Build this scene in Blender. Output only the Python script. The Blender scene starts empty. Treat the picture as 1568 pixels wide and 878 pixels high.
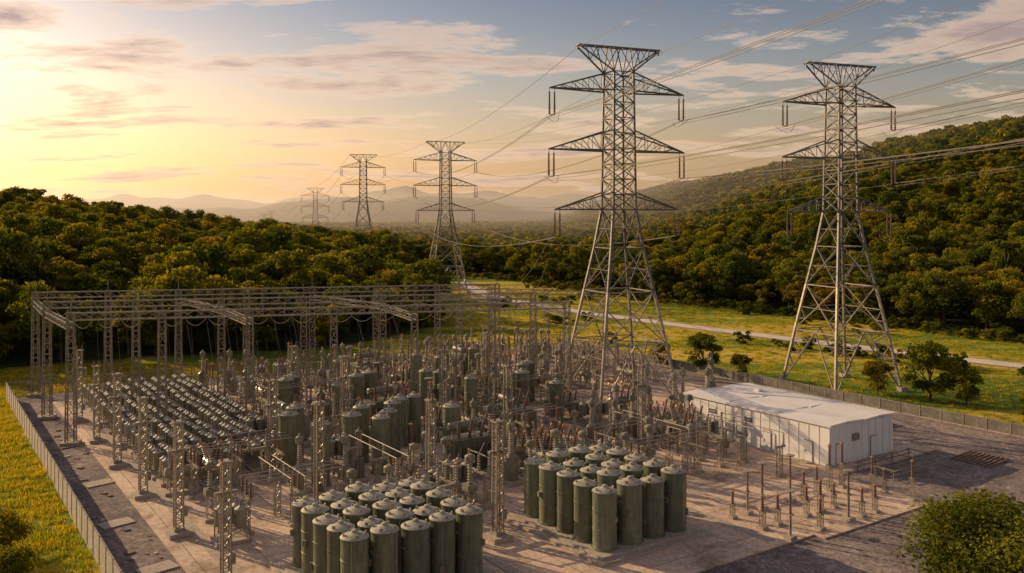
import bpy, math, random
import numpy as np
from mathutils import Vector, Matrix
random.seed(7); rng=np.random.default_rng(11)
scene=bpy.context.scene
scene.view_settings.view_transform='Standard'
try: scene.view_settings.look='None'
except Exception: pass
scene.view_settings.exposure=0; scene.view_settings.gamma=1
COL=scene.collection
SUN_AZ=math.radians(-56); SUN_EL=math.radians(20)
sdir=Vector((math.sin(SUN_AZ)*math.cos(SUN_EL),math.cos(SUN_AZ)*math.cos(SUN_EL),math.sin(SUN_EL)))

# ------------------------------------------------------------ materials
def nt_new(name):
    m=bpy.data.materials.new(name); m.use_nodes=True
    nt=m.node_tree
    for n in list(nt.nodes): nt.nodes.remove(n)
    return m,nt,nt.nodes,nt.links
def ramp(N,stops):
    r=N.new('ShaderNodeValToRGB'); e=r.color_ramp.elements
    e[0].position=stops[0][0]; e[0].color=(*stops[0][1],1)
    e[1].position=stops[-1][0]; e[1].color=(*stops[-1][1],1)
    for p,c in stops[1:-1]:
        x=e.new(p); x.color=(*c,1)
    return r
def noise(N,L,vec,scale,detail=5,rough=.6,dist=0):
    n=N.new('ShaderNodeTexNoise'); n.inputs['Scale'].default_value=scale
    n.inputs['Detail'].default_value=detail; n.inputs['Roughness'].default_value=rough
    n.inputs['Distortion'].default_value=dist
    if vec is not None: L.new(vec,n.inputs['Vector'])
    return n.outputs['Fac']
def mixc(N,L,f,a,b,mode='MIX'):
    m=N.new('ShaderNodeMixRGB'); m.blend_type=mode
    for s,v in ((0,f),(1,a),(2,b)):
        if isinstance(v,(int,float)): m.inputs[s].default_value=v
        elif isinstance(v,tuple): m.inputs[s].default_value=(*v,1)
        else: L.new(v,m.inputs[s])
    return m.outputs[0]
def math_(N,L,op,a,b=None,clamp=False):
    m=N.new('ShaderNodeMath'); m.operation=op; m.use_clamp=clamp
    for s,v in ((0,a),(1,b)):
        if v is None: continue
        if isinstance(v,(int,float)): m.inputs[s].default_value=v
        else: L.new(v,m.inputs[s])
    return m.outputs[0]
def simple(name,c1,c2,scale=1.0,rough=.6,metal=0.0,bump=0.0,bscale=None,fine=None,streak=False,rnd=0.0):
    m,nt,N,L=nt_new(name)
    geo=N.new('ShaderNodeNewGeometry')
    pos=geo.outputs['Position']
    f=noise(N,L,pos,scale,6,.65)
    r=ramp(N,[(.35,c1),(.65,c2)]); L.new(f,r.inputs[0]); col=r.outputs[0]
    if fine:
        f2=noise(N,L,pos,fine,4,.7)
        r2=ramp(N,[(.3,(.6,.6,.6)),(.7,(1.25,1.25,1.25))]); L.new(f2,r2.inputs[0])
        col=mixc(N,L,1.0,col,r2.outputs[0],'MULTIPLY')
    if streak:
        mp=N.new('ShaderNodeMapping'); mp.inputs['Scale'].default_value=(2.5,2.5,.25); L.new(pos,mp.inputs['Vector'])
        f3=noise(N,L,mp.outputs[0],1.6,6,.7)
        r3=ramp(N,[(.34,(.62,.50,.40)),(.52,(1.05,1.05,1.05))]); L.new(f3,r3.inputs[0])
        col=mixc(N,L,.85,col,r3.outputs[0],'MULTIPLY')
    if rnd:
        oi=N.new('ShaderNodeObjectInfo')
        r4=ramp(N,[(0,(1-rnd,)*3),(1,(1+rnd,)*3)]); L.new(oi.outputs['Random'],r4.inputs[0])
        col=mixc(N,L,1.0,col,r4.outputs[0],'MULTIPLY')
    b=N.new('ShaderNodeBsdfPrincipled'); L.new(col,b.inputs['Base Color'])
    b.inputs['Roughness'].default_value=rough; b.inputs['Metallic'].default_value=metal
    if bump:
        bn=N.new('ShaderNodeBump'); bn.inputs['Strength'].default_value=bump; bn.inputs['Distance'].default_value=.1
        L.new(noise(N,L,pos,bscale or 8,5,.7),bn.inputs['Height']); L.new(bn.outputs[0],b.inputs['Normal'])
    o=N.new('ShaderNodeOutputMaterial'); L.new(b.outputs[0],o.inputs[0])
    return m
M={}
M['steel']=simple('galvanised_steel',(.23,.20,.165),(.38,.33,.265),1.2,.42,.2,rnd=.15)
M['tsteel']=simple('tower_steel',(.085,.082,.078),(.16,.15,.138),.6,.5,.2)
M['porc']=simple('brown_porcelain',(.15,.08,.055),(.23,.13,.09),3,.3,0)
M['gporc']=simple('grey_porcelain',(.30,.26,.20),(.42,.37,.29),3,.35,0)
M['tank']=simple('tank_green_paint',(.130,.150,.095),(.205,.215,.14),1.1,.34,.05,streak=True,rnd=.18)
M['tanktop']=simple('tank_lid_paint',(.32,.31,.24),(.46,.43,.34),1.5,.5,.0,fine=6)
M['cabinet']=simple('equipment_grey_green',(.17,.17,.125),(.27,.255,.19),1.2,.42,.0,streak=True,rnd=.25)
M['copper']=simple('copper_terminal',(.42,.20,.10),(.52,.28,.15),3,.45,.2)
M['alu']=simple('weathered_tube',(.24,.21,.18),(.33,.29,.25),2,.6,.1)
M['conc2']=simple('footing_concrete',(.38,.32,.26),(.50,.43,.355),1.2,.9,0,.3,10,fine=5)
M['white']=simple('white_panel_paint',(.72,.72,.72),(.82,.82,.81),.5,.55,0)
M['roof']=simple('roof_membrane',(.70,.68,.67),(.80,.78,.77),.35,.6,0)
M['dark']=simple('dark_trim',(.04,.04,.045),(.07,.07,.07),2,.5)
M['fence']=simple('fence_panel',(.38,.34,.29),(.52,.47,.40),.8,.7,0.0,.2,6,fine=4)
M['dfence']=simple('old_fence_panel',(.13,.12,.10),(.24,.22,.18),.8,.8,0.0,.2,6,fine=4)
M['bark']=simple('bark',(.05,.035,.022),(.10,.07,.045),3,.9,0,.5,6)
M['wire']=simple('conductor_wire',(.05,.046,.042),(.09,.08,.07),1,.6,.0)
M['rust']=simple('rusty_debris',(.15,.08,.05),(.28,.2,.15),2,.9)
M['mount']=simple('mountain_forest',(.025,.033,.035),(.055,.062,.055),.006,1,0)

def concrete_mat():
    m,nt,N,L=nt_new('yard_concrete')
    geo=N.new('ShaderNodeNewGeometry'); mp=N.new('ShaderNodeMapping')
    mp.inputs['Rotation'].default_value=(0,0,-math.atan2(.565,.825)); L.new(geo.outputs['Position'],mp.inputs['Vector'])
    br=N.new('ShaderNodeTexBrick'); L.new(mp.outputs[0],br.inputs['Vector'])
    br.offset=.0; br.inputs['Scale'].default_value=1; br.inputs['Brick Width'].default_value=4.5; br.inputs['Row Height'].default_value=6
    br.inputs['Mortar Size'].default_value=.035; br.inputs['Mortar Smooth'].default_value=.2
    br.inputs['Color1'].default_value=(.72,.56,.43,1); br.inputs['Color2'].default_value=(.61,.475,.37,1); br.inputs['Mortar'].default_value=(.18,.135,.105,1)
    a=noise(N,L,geo.outputs['Position'],.22,7,.7,.4); r=ramp(N,[(.36,(.5,.46,.44)),(.47,(.92,.9,.88)),(.68,(1.1,1.08,1.06))]); L.new(a,r.inputs[0])
    c=mixc(N,L,1.0,br.outputs[0],r.outputs[0],'MULTIPLY')
    b2=noise(N,L,geo.outputs['Position'],2.4,6,.75); r2=ramp(N,[(.35,(.62,.58,.55)),(.58,(1.06,1.06,1.06))]); L.new(b2,r2.inputs[0])
    c=mixc(N,L,.9,c,r2.outputs[0],'MULTIPLY')
    b=N.new('ShaderNodeBsdfPrincipled'); L.new(c,b.inputs['Base Color']); b.inputs['Roughness'].default_value=.8
    bn=N.new('ShaderNodeBump'); bn.inputs['Strength'].default_value=.3; bn.inputs['Distance'].default_value=.04
    L.new(noise(N,L,geo.outputs['Position'],6,6,.7),bn.inputs['Height']); L.new(bn.outputs[0],b.inputs['Normal'])
    o=N.new('ShaderNodeOutputMaterial'); L.new(b.outputs[0],o.inputs[0]); return m
M['yard']=concrete_mat()
def gravel_mat():
    m,nt,N,L=nt_new('gravel')
    geo=N.new('ShaderNodeNewGeometry'); P=geo.outputs['Position']
    a=noise(N,L,P,.12,8,.72,.8); r=ramp(N,[(.34,(.14,.116,.115)),(.5,(.23,.19,.185)),(.66,(.36,.30,.275))]); L.new(a,r.inputs[0])
    v=N.new('ShaderNodeTexVoronoi'); v.inputs['Scale'].default_value=5; L.new(P,v.inputs['Vector'])
    r2=ramp(N,[(0,(.5,.5,.5)),(1,(1.5,1.45,1.4))]); L.new(v.outputs['Color'],r2.inputs[0])
    c=mixc(N,L,.9,r.outputs[0],r2.outputs[0],'MULTIPLY')
    f=noise(N,L,P,1.3,6,.75); r3=ramp(N,[(.4,(.6,.6,.6)),(.62,(1.2,1.2,1.2))]); L.new(f,r3.inputs[0])
    c=mixc(N,L,.9,c,r3.outputs[0],'MULTIPLY')
    b=N.new('ShaderNodeBsdfPrincipled'); L.new(c,b.inputs['Base Color']); b.inputs['Roughness'].default_value=.95
    bn=N.new('ShaderNodeBump'); bn.inputs['Strength'].default_value=.8; bn.inputs['Distance'].default_value=.1
    L.new(noise(N,L,P,4,7,.8),bn.inputs['Height']); L.new(bn.outputs[0],b.inputs['Normal'])
    o=N.new('ShaderNodeOutputMaterial'); L.new(b.outputs[0],o.inputs[0]); return m
M['gravel']=gravel_mat()
def ground_mat():
    m,nt,N,L=nt_new('meadow_ground')
    geo=N.new('ShaderNodeNewGeometry'); P=geo.outputs['Position']
    mp=N.new('ShaderNodeMapping'); mp.inputs['Rotation'].default_value=(0,0,.75); mp.inputs['Scale'].default_value=(.3,1,1); L.new(P,mp.inputs['Vector'])
    a=noise(N,L,mp.outputs[0],.05,7,.62,.5)
    r=ramp(N,[(.38,(.11,.17,.02)),(.48,(.22,.27,.03)),(.55,(.55,.42,.06)),(.68,(.72,.50,.11))]); L.new(a,r.inputs[0])
    f=noise(N,L,P,.9,7,.8); r3=ramp(N,[(.36,(.5,.55,.45)),(.6,(1.1,1.08,1.05))]); L.new(f,r3.inputs[0])
    c=mixc(N,L,.9,r.outputs[0],r3.outputs[0],'MULTIPLY')
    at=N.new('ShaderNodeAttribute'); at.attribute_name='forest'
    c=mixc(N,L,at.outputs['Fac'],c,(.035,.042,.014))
    b=N.new('ShaderNodeBsdfPrincipled'); L.new(c,b.inputs['Base Color']); b.inputs['Roughness'].default_value=1
    b.inputs['Specular IOR Level'].default_value=.1
    bn=N.new('ShaderNodeBump'); bn.inputs['Strength'].default_value=.5; bn.inputs['Distance'].default_value=.35
    L.new(noise(N,L,P,1.1,7,.8),bn.inputs['Height']); L.new(bn.outputs[0],b.inputs['Normal'])
    o=N.new('ShaderNodeOutputMaterial'); L.new(b.outputs[0],o.inputs[0]); return m
M['ground']=ground_mat()
M['road']=simple('country_road',(.62,.52,.43),(.70,.60,.50),.3,.9,0,.1,5,fine=2)
def leaf_mat(name,dark,mid,light,tr=.38):
    m,nt,N,L=nt_new(name)
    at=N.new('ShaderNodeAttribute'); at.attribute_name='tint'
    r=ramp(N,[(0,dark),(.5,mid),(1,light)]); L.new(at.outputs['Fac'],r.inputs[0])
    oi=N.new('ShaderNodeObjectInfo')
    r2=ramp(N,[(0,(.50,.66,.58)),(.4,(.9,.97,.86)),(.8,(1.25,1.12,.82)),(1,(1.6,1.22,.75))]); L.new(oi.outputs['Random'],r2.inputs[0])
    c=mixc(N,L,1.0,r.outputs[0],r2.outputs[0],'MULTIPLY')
    d=N.new('ShaderNodeBsdfDiffuse'); t=N.new('ShaderNodeBsdfTranslucent'); L.new(c,d.inputs[0])
    c2=mixc(N,L,1.0,c,(1.5,1.3,.45),'MULTIPLY'); L.new(c2,t.inputs[0])
    mx=N.new('ShaderNodeMixShader'); mx.inputs[0].default_value=tr; L.new(d.outputs[0],mx.inputs[1]); L.new(t.outputs[0],mx.inputs[2])
    o=N.new('ShaderNodeOutputMaterial'); L.new(mx.outputs[0],o.inputs[0]); return m
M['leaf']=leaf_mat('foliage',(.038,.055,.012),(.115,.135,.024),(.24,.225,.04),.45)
M['grass']=leaf_mat('grass_blades',(.13,.18,.02),(.32,.33,.04),(.58,.46,.09),.45)

# ------------------------------------------------------------ mesh builder
class MB:
    def __init__(s): s.v=[]; s.f=[]; s.m=[]; s.mats=[]
    def mi(s,k):
        if k not in s.mats: s.mats.append(k)
        return s.mats.index(k)
    def add(s,vs,fs,k):
        o=len(s.v); s.v.extend(vs); i=s.mi(k)
        for f in fs: s.f.append(tuple(a+o for a in f)); s.m.append(i)
    def strut(s,a,b,w,k='steel',h=None):
        a=Vector(a);b=Vector(b);d=b-a
        if d.length<1e-5: return
        d.normalize(); up=Vector((0,0,1)) if abs(d.z)<.95 else Vector((1,0,0))
        x=d.cross(up).normalized()*(w/2); y=d.cross(x).normalized()*((h or w)/2)
        vs=[tuple(p+sx*x+sy*y) for p in (a,b) for sx,sy in ((-1,-1),(1,-1),(1,1),(-1,1))]
        s.add(vs,[(0,1,5,4),(1,2,6,5),(2,3,7,6),(3,0,4,7),(3,2,1,0),(4,5,6,7)],k)
    def box(s,c,size,k,rot=0):
        cx,cy,cz=c; a,b,h=[t/2 for t in size]; co,si=math.cos(rot),math.sin(rot)
        vs=[]
        for z in (-h,h):
            for x,y in ((-a,-b),(a,-b),(a,b),(-a,b)): vs.append((cx+x*co-y*si,cy+x*si+y*co,cz+z))
        s.add(vs,[(0,3,2,1),(4,5,6,7),(0,1,5,4),(1,2,6,5),(2,3,7,6),(3,0,4,7)],k)
    def lathe(s,c,prof,k,n=10,axis=None):
        c=Vector(c)
        if axis is None: ex,ey,ez=Vector((1,0,0)),Vector((0,1,0)),Vector((0,0,1))
        else:
            ez=Vector(axis).normalized(); t=Vector((0,0,1)) if abs(ez.z)<.9 else Vector((1,0,0))
            ex=ez.cross(t).normalized(); ey=ez.cross(ex)
        vs=[];fs=[]
        for r,z in prof:
            for i in range(n):
                a=2*math.pi*i/n; vs.append(tuple(c+ex*(r*math.cos(a))+ey*(r*math.sin(a))+ez*z))
        for j in range(len(prof)-1):
            for i in range(n):
                i2=(i+1)%n; fs.append((j*n+i,j*n+i2,(j+1)*n+i2,(j+1)*n+i))
        fs.append(tuple(range(n-1,-1,-1))); fs.append(tuple((len(prof)-1)*n+i for i in range(n)))
        s.add(vs,fs,k)
    def insul(s,c,h,r,k='porc',axis=None,n=8,pitch=.2):
        prof=[];m=max(3,int(h/pitch)); d=h/m
        for i in range(m):
            t=1-.25*i/m
            prof+=[(r*.55*t,i*d),(r*t,i*d+d*.35),(r*.95*t,i*d+d*.5),(r*.55*t,i*d+d*.65)]
        prof.append((r*.4,h)); s.lathe(c,prof,k,n,axis)
    def lattice(s,c,z0,z1,w0,w1,n,leg=.09,br=.05,k='steel',rot=0,faces=4):
        cx,cy=c
        def cr(z,i):
            t=(z-z0)/(z1-z0); w=(w0+(w1-w0)*t)/2
            x,y=((-1,-1),(1,-1),(1,1),(-1,1))[i%4]; x*=w;y*=w
            return (cx+x*math.cos(rot)-y*math.sin(rot),cy+x*math.sin(rot)+y*math.cos(rot),z)
        for i in range(4): s.strut(cr(z0,i),cr(z1,i),leg,k)
        for j in range(n):
            za=z0+(z1-z0)*j/n; zb=z0+(z1-z0)*(j+1)/n
            for i in range(4):
                if (j+i)%2==0: s.strut(cr(za,i),cr(zb,i+1),br,k)
                else: s.strut(cr(za,i+1),cr(zb,i),br,k)
                s.strut(cr(zb,i),cr(zb,i+1),br,k)
    def truss(s,a,b,w,n,leg=.1,br=.06,k='steel'):
        a=Vector(a);b=Vector(b); d=(b-a).normalized(); side=d.cross(Vector((0,0,1))).normalized()*(w/2); up=Vector((0,0,w/2))
        cs=[-side-up,side-up,side+up,-side+up]
        for c in cs: s.strut(a+c,b+c,leg,k)
        for j in range(n):
            p=a.lerp(b,j/n); q=a.lerp(b,(j+1)/n)
            for i in range(4):
                c1,c2=cs[i],cs[(i+1)%4]
                if j%2: c1,c2=c2,c1
                s.strut(p+c1,q+c2,br,k)
    def mesh(s,name,smooth=False):
        me=bpy.data.meshes.new(name); me.from_pydata([tuple(v) for v in s.v],[],s.f)
        for k in s.mats: me.materials.append(M[k])
        me.polygons.foreach_set('material_index',s.m)
        me.update(); return me
    def obj(s,name,loc=(0,0,0),rot=0,smooth=None):
        return place(s.mesh(name),name,loc,rot)
def place(me,name,loc=(0,0,0),rot=0,sc=1,parent=None):
    o=bpy.data.objects.new(name,me); COL.objects.link(o); o.location=loc; o.rotation_euler=(0,0,rot)
    o.scale=(sc,)*3 if not isinstance(sc,tuple) else sc
    if parent: o.parent=parent
    return o
def smooth(me,ang=35):
    me.polygons.foreach_set('use_smooth',[True]*len(me.polygons))
    try: me.set_sharp_from_angle(angle=math.radians(ang))
    except Exception: pass

# ------------------------------------------------------------ terrain
def ss(a,b,x):
    t=np.clip((x-a)/(b-a),0,1); return t*t*(3-2*t)
def wob(x,y,s):
    return (np.sin(x/s+1.3*np.sin(y/s*.7+1))+np.sin(y/s*1.1+1.7*np.sin(x/s*.6+2))+.5*np.sin((x+y)/s*2.3+.5)+.5*np.sin((x-1.4*y)/s*1.9))/3
XFY=[60,100,176,252,353,500,600,800,1500,3000]; XFX=[200,165,108,56,12,15,40,50,60,60]
def height(x,y):
    x=np.asarray(x,float); y=np.asarray(y,float)
    xf=np.interp(y,XFY,XFX)
    A=np.interp(y,[100,200,600,3000],[34,42,84,84])
    s=x-xf
    hr=A*ss(0,330,s)+np.maximum(s-330,0)*.03
    hr=hr+ss(20,160,s)*wob(x,y,75)*6.5
    yf=np.interp(x,[-400,-170,-100,-80,-35,-13],[40,95,135,155,172,210])
    hl=np.clip(.12*(-x-34),0,45)*ss(0,95,y-yf)*(1-ss(420,700,y))
    hl=hl+ss(10,80,-x-40)*ss(40,120,y-yf)*wob(x,y,42)*1.6*(1-ss(420,700,y))
    far=ss(500,1200,y)*wob(x,y,260)*4
    return np.maximum(hr,0)+np.maximum(hl,0)+far
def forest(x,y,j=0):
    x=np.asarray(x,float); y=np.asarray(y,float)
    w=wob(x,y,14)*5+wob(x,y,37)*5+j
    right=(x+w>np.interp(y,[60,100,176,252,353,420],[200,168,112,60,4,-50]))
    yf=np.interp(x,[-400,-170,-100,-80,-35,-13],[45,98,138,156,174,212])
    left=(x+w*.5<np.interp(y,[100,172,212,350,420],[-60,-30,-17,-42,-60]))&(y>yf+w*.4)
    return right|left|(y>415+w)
xs=np.concatenate([-7000*np.linspace(1,.05,26)**1.8-300,np.arange(-300,420,6.),420+7000*np.linspace(.0,1,30)[1:]**1.8])
xs=np.unique(xs)
ys=np.concatenate([np.arange(-320,600,6.),600+9000*np.linspace(0,1,60)**1.7])
ys=np.unique(ys)
X,Y=np.meshgrid(xs,ys); Z=height(X,Y)
nx,ny=len(xs),len(ys)
verts=np.stack([X.ravel(),Y.ravel(),Z.ravel()],1)
idx=np.arange(nx*ny).reshape(ny,nx)
faces=np.stack([idx[:-1,:-1].ravel(),idx[:-1,1:].ravel(),idx[1:,1:].ravel(),idx[1:,:-1].ravel()],1)
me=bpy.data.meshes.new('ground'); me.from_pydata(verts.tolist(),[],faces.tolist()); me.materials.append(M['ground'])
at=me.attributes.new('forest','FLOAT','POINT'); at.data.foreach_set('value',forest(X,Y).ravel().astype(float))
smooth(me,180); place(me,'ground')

def ridge(name,y0,prof,depth,seed):
    r=np.random.default_rng(seed); n=220; xs_=np.linspace(prof[0][0],prof[-1][0],n)
    hz=np.interp(xs_,[p[0] for p in prof],[p[1] for p in prof])
    k=np.zeros(n)
    for o in range(1,8):
        k+=np.sin(xs_/ (900/2**(o*.8))+r.uniform(0,6))*15/2**(o*.75)
    hz=hz+k*np.clip(hz/80,0,1)
    m=14; vs=[];fs=[]
    for j in range(m+1):
        t=j/m
        for i in range(n):
            yy=y0+depth*(t-.5)+60*math.sin(xs_[i]/170+t*3); zz=hz[i]*math.sin(math.pi*t)**.9*(1+.09*math.sin(xs_[i]/70+7*t)+.05*math.sin(xs_[i]/31+11*t))
            vs.append((xs_[i],yy,zz-4))
    for j in range(m):
        for i in range(n-1): a=j*n+i; fs.append((a,a+1,a+n+1,a+n))
    me=bpy.data.meshes.new(name); me.from_pydata(vs,[],fs); me.materials.append(M['mount']); smooth(me,180); place(me,name)
ridge('mountain_range',4300,[(-3200,60),(-2300,95),(-1750,118),(-1200,115),(-700,145),(-500,160),(-250,135),(100,120),(400,100),(1500,100),(4500,120)],1500,3)
ridge('mountain_range',2700,[(-2600,20),(-1500,32),(-900,50),(-500,82),(-250,102),(-60,76),(150,48),(500,40),(2500,60)],900,5)

# ------------------------------------------------------------ yard frame
vx=Vector((.825,.565)); ux=Vector((-.565,.825)); ROT=math.atan2(.565,.825)
def Yd(p,q,z=0): return (vx.x*p+ux.x*q, 60+vx.y*p+ux.y*q, z)
def sheet(name,poly,z,k,thick=0):
    mb=MB(); pts=[Yd(p,q,z) for p,q in poly]; n=len(pts)
    if thick:
        lo=[(a,b,z-thick) for a,b,_ in pts]
        mb.add(pts+lo,[tuple(range(n))]+[(i,i+n,(i+1)%n+n,(i+1)%n) for i in range(n)],k)
    else: mb.add(pts,[tuple(range(n))],k)
    return mb.obj(name)
sheet('gravel_yard',[(-22,-60),(110,-60),(110,-6),(74,0),(74,92),(-22,95)],.012,'gravel')
sheet('concrete_yard',[(-17,8),(-12,8),(-12,-3.5),(4,-3.5),(4,-1.5),(8,-1.5),(8,-4),(27,-4),(27,-5),(42.5,-5),(42.5,5),(60,5),(60,30),(66,30),(66,86),(-17,88)],.12,'yard',.115)

def ribbon(name,pts,w,k,lift):
    vs=[];fs=[]
    P=[]
    for i in range(len(pts)-1):
        for t in np.linspace(0,1,12,endpoint=False): P.append(Vector(pts[i]).lerp(Vector(pts[i+1]),t))
    P.append(Vector(pts[-1]))
    for _ in range(25):
        P=[P[0]]+[(P[i-1]+P[i]*2+P[i+1])/4 for i in range(1,len(P)-1)]+[P[-1]]
    for i,p in enumerate(P):
        d=(P[min(i+1,len(P)-1)]-P[max(i-1,0)]).normalized(); s=Vector((-d.y,d.x))*w/2
        for q in (p+s,p-s): vs.append((q.x,q.y,float(height(q.x,q.y))+lift))
    for i in range(len(P)-1): fs.append((2*i,2*i+1,2*i+3,2*i+2))
    mb=MB(); mb.add(vs,fs,k); mb.obj(name)
RD=[(190,60),(125,120),(88,152),(67,176),(36,214),(14,245),(-8,285),(-20,345)]
ribbon('road_verge',RD,6.6,'gravel',.03)
ribbon('country_road',RD,5.0,'road',.06)

# ------------------------------------------------------------ foliage protos
def quads(c,n,s):
    c=np.asarray(c);n=np.asarray(n); n/=np.linalg.norm(n,axis=1,keepdims=True)+1e-9
    t=rng.normal(size=n.shape); t-=n*(t*n).sum(1,keepdims=True); t/=np.linalg.norm(t,axis=1,keepdims=True)+1e-9
    b=np.cross(n,t); s=s[:,None]
    v=np.stack([c-t*s-b*s*.2,c+b*s*.55+n*s*.15,c+t*s,c-b*s*.6-n*s*.1],1).reshape(-1,3)
    return v
def tree_mesh(name,H,R,nc,nl,leaf,low=.3,trunk=True,seed=0):
    r=np.random.default_rng(seed)
    mb=MB(); cs=[]
    for i in range(nc):
        a=r.uniform(0,2*math.pi); z=r.uniform(low,.9); env=math.sin(math.pi*min(1,(z-low*.6)/(1.05-low*.6)))**.6
        rad=R*env*r.uniform(.25,.78); cs.append((rad*math.cos(a)*r.uniform(.85,1.15),rad*math.sin(a),z*H,R*r.uniform(.24,.44)*(.6+.4*env)))
    if trunk:
        mb.lathe((0,0,-.6),[(.035*H,0),(.024*H,.12*H),(.018*H,.35*H),(.008*H,.75*H)],'bark',7)
        for c in cs[:9]:
            z0=.25*H+r.uniform(0,.25)*H; a=Vector((0,0,z0)); b=Vector((c[0],c[1],c[2])); mid=a.lerp(b,.5)+Vector((0,0,-.02*H))
            mb.strut(a,mid,.022*H,'bark'); mb.strut(mid,b,.013*H,'bark')
    nb=len(mb.v); C=[];Nn=[];S=[];T=[]
    for c in cs:
        d=r.normal(size=(nl,3)); d/=np.linalg.norm(d,axis=1,keepdims=True); d[:,2]=np.where(d[:,2]<-.35,-d[:,2],d[:,2])
        rr=c[3]*r.uniform(.55,1.12,size=(nl,1))
        C.append(np.array(c[:3])+d*rr*np.array([1,1,.78])); Nn.append(d+r.normal(size=(nl,3))*.55); S.append(r.uniform(.55,1.2,nl)*leaf)
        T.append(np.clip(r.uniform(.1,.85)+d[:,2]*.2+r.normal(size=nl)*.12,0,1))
    C=np.concatenate(C);Nn=np.concatenate(Nn);S=np.concatenate(S);T=np.concatenate(T)
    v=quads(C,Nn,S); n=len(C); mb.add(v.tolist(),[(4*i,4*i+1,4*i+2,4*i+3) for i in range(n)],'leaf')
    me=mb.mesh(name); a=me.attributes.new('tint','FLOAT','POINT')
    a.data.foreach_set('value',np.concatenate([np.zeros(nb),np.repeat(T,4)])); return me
def proto_coll(name,meshes):
    c=bpy.data.collections.new(name)
    for i,m_ in enumerate(meshes):
        o=bpy.data.objects.new(m_.name,m_); c.objects.link(o)
    return c
near=proto_coll('broadleaf_tree_kinds',[tree_mesh('broadleaf_%d'%i,12,[4.6,5.2,4.0,5.6,3.4][i],[26,30,22,32,18][i],95,.38,[.28,.3,.22,.34,.2][i],True,20+i) for i in range(5)])
farc=proto_coll('woodland_tree_kinds',[tree_mesh('woodland_%d'%i,12,[5,5.8,4.4,5.2][i],[15,17,13,16][i],34,.95,.25,False,40+i) for i in range(4)])
shr=proto_coll('shrub_kinds',[tree_mesh('shrub_%d'%i,3,2.0,14,70,.22,.1,False,60+i) for i in range(3)])
def tuft(name,seed):
    r=np.random.default_rng(seed); n=46; vs=[];fs=[];T=[]
    for i in range(n):
        a=r.uniform(0,6.28); rr=r.uniform(0,.8); x,y=rr*math.cos(a),rr*math.sin(a); h=r.uniform(.2,.5); b=r.uniform(0,6.28); w=.035
        lx,ly=r.normal(0,.16,2); o=len(vs)
        vs+=[(x-w*math.cos(b),y-w*math.sin(b),-.03),(x+w*math.cos(b),y+w*math.sin(b),-.03),(x+lx,y+ly,h)]; fs.append((o,o+1,o+2)); T+=[r.uniform(0,1)]*3
    me=bpy.data.meshes.new(name); me.from_pydata(vs,[],fs); me.materials.append(M['grass'])
    at=me.attributes.new('tint','FLOAT','POINT'); at.data.foreach_set('value',T); return me
gr=proto_coll('grass_kinds',[tuft('grass_tuft_%d'%i,80+i) for i in range(3)])
def scatter(name,pts,sc,coll,nk,tilt=.06):
    n=len(pts); me=bpy.data.meshes.new(name); me.from_pydata([tuple(p) for p in pts],[],[])
    a=me.attributes.new('sc','FLOAT_VECTOR','POINT'); a.data.foreach_set('vector',np.asarray(sc,dtype=float).ravel())
    rt=np.stack([rng.normal(0,tilt,n),rng.normal(0,tilt,n),rng.uniform(0,6.28,n)],1)
    a=me.attributes.new('rt','FLOAT_VECTOR','POINT'); a.data.foreach_set('vector',rt.ravel())
    a=me.attributes.new('ki','INT','POINT'); a.data.foreach_set('value',rng.integers(0,nk,n).astype(np.int32))
    o=place(me,name)
    ng=bpy.data.node_groups.new(name+'_scatter','GeometryNodeTree')
    ng.interface.new_socket('Geometry',in_out='INPUT',socket_type='NodeSocketGeometry')
    ng.interface.new_socket('Geometry',in_out='OUTPUT',socket_type='NodeSocketGeometry')
    N=ng.nodes;L=ng.links; gi=N.new('NodeGroupInput');go=N.new('NodeGroupOutput'); ip=N.new('GeometryNodeInstanceOnPoints')
    ci=N.new('GeometryNodeCollectionInfo'); ci.inputs['Collection'].default_value=coll; ci.inputs['Separate Children'].default_value=True; ci.inputs['Reset Children'].default_value=True
    def na(nm,ty):
        x=N.new('GeometryNodeInputNamedAttribute'); x.data_type=ty; x.inputs['Name'].default_value=nm
        return [q for q in x.outputs if q.enabled and q.name=='Attribute'][0]
    L.new(gi.outputs[0],ip.inputs['Points']); L.new(ci.outputs[0],ip.inputs['Instance']); ip.inputs['Pick Instance'].default_value=True
    L.new(na('ki','INT'),ip.inputs['Instance Index']); L.new(na('rt','FLOAT_VECTOR'),ip.inputs['Rotation']); L.new(na('sc','FLOAT_VECTOR'),ip.inputs['Scale'])
    L.new(ip.outputs[0],go.inputs[0]); md=o.modifiers.new('scatter','NODES'); md.node_group=ng; return o
def jgrid(y0,y1,sp,xw,cond,xmin=None,xmax=None):
    out=[]
    y=y0
    while y<y1:
        s=sp(y); w=xw(y); x=-w if xmin is None else xmin; xe=w if xmax is None else xmax
        n=int((xe-x)/s)+1; xx=x+np.arange(n)*s+rng.uniform(-.45,.45,n)*s; yy=y+rng.uniform(-.45,.45,n)*s
        k=cond(xx,yy); out.append(np.stack([xx[k],yy[k]],1)); y+=s*.9
    return np.concatenate(out)
P1=jgrid(60,430,lambda y:6.1,lambda y:max(230,y*.72),lambda x,y:forest(x,y)&(np.abs(x)<y*.72+60))
z=height(P1[:,0],P1[:,1]); s=rng.uniform(.5,1.05,len(P1))+ (rng.uniform(size=len(P1))>.88)*.4
scatter('forest',np.column_stack([P1,z-.3]),np.column_stack([s*rng.uniform(.9,1.15,len(s)),s*rng.uniform(.9,1.15,len(s)),s]),near,5)
P2=jgrid(430,2400,lambda y:8.0+ (y-430)*.010,lambda y:y*.68+60,lambda x,y:(y>0))
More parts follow.
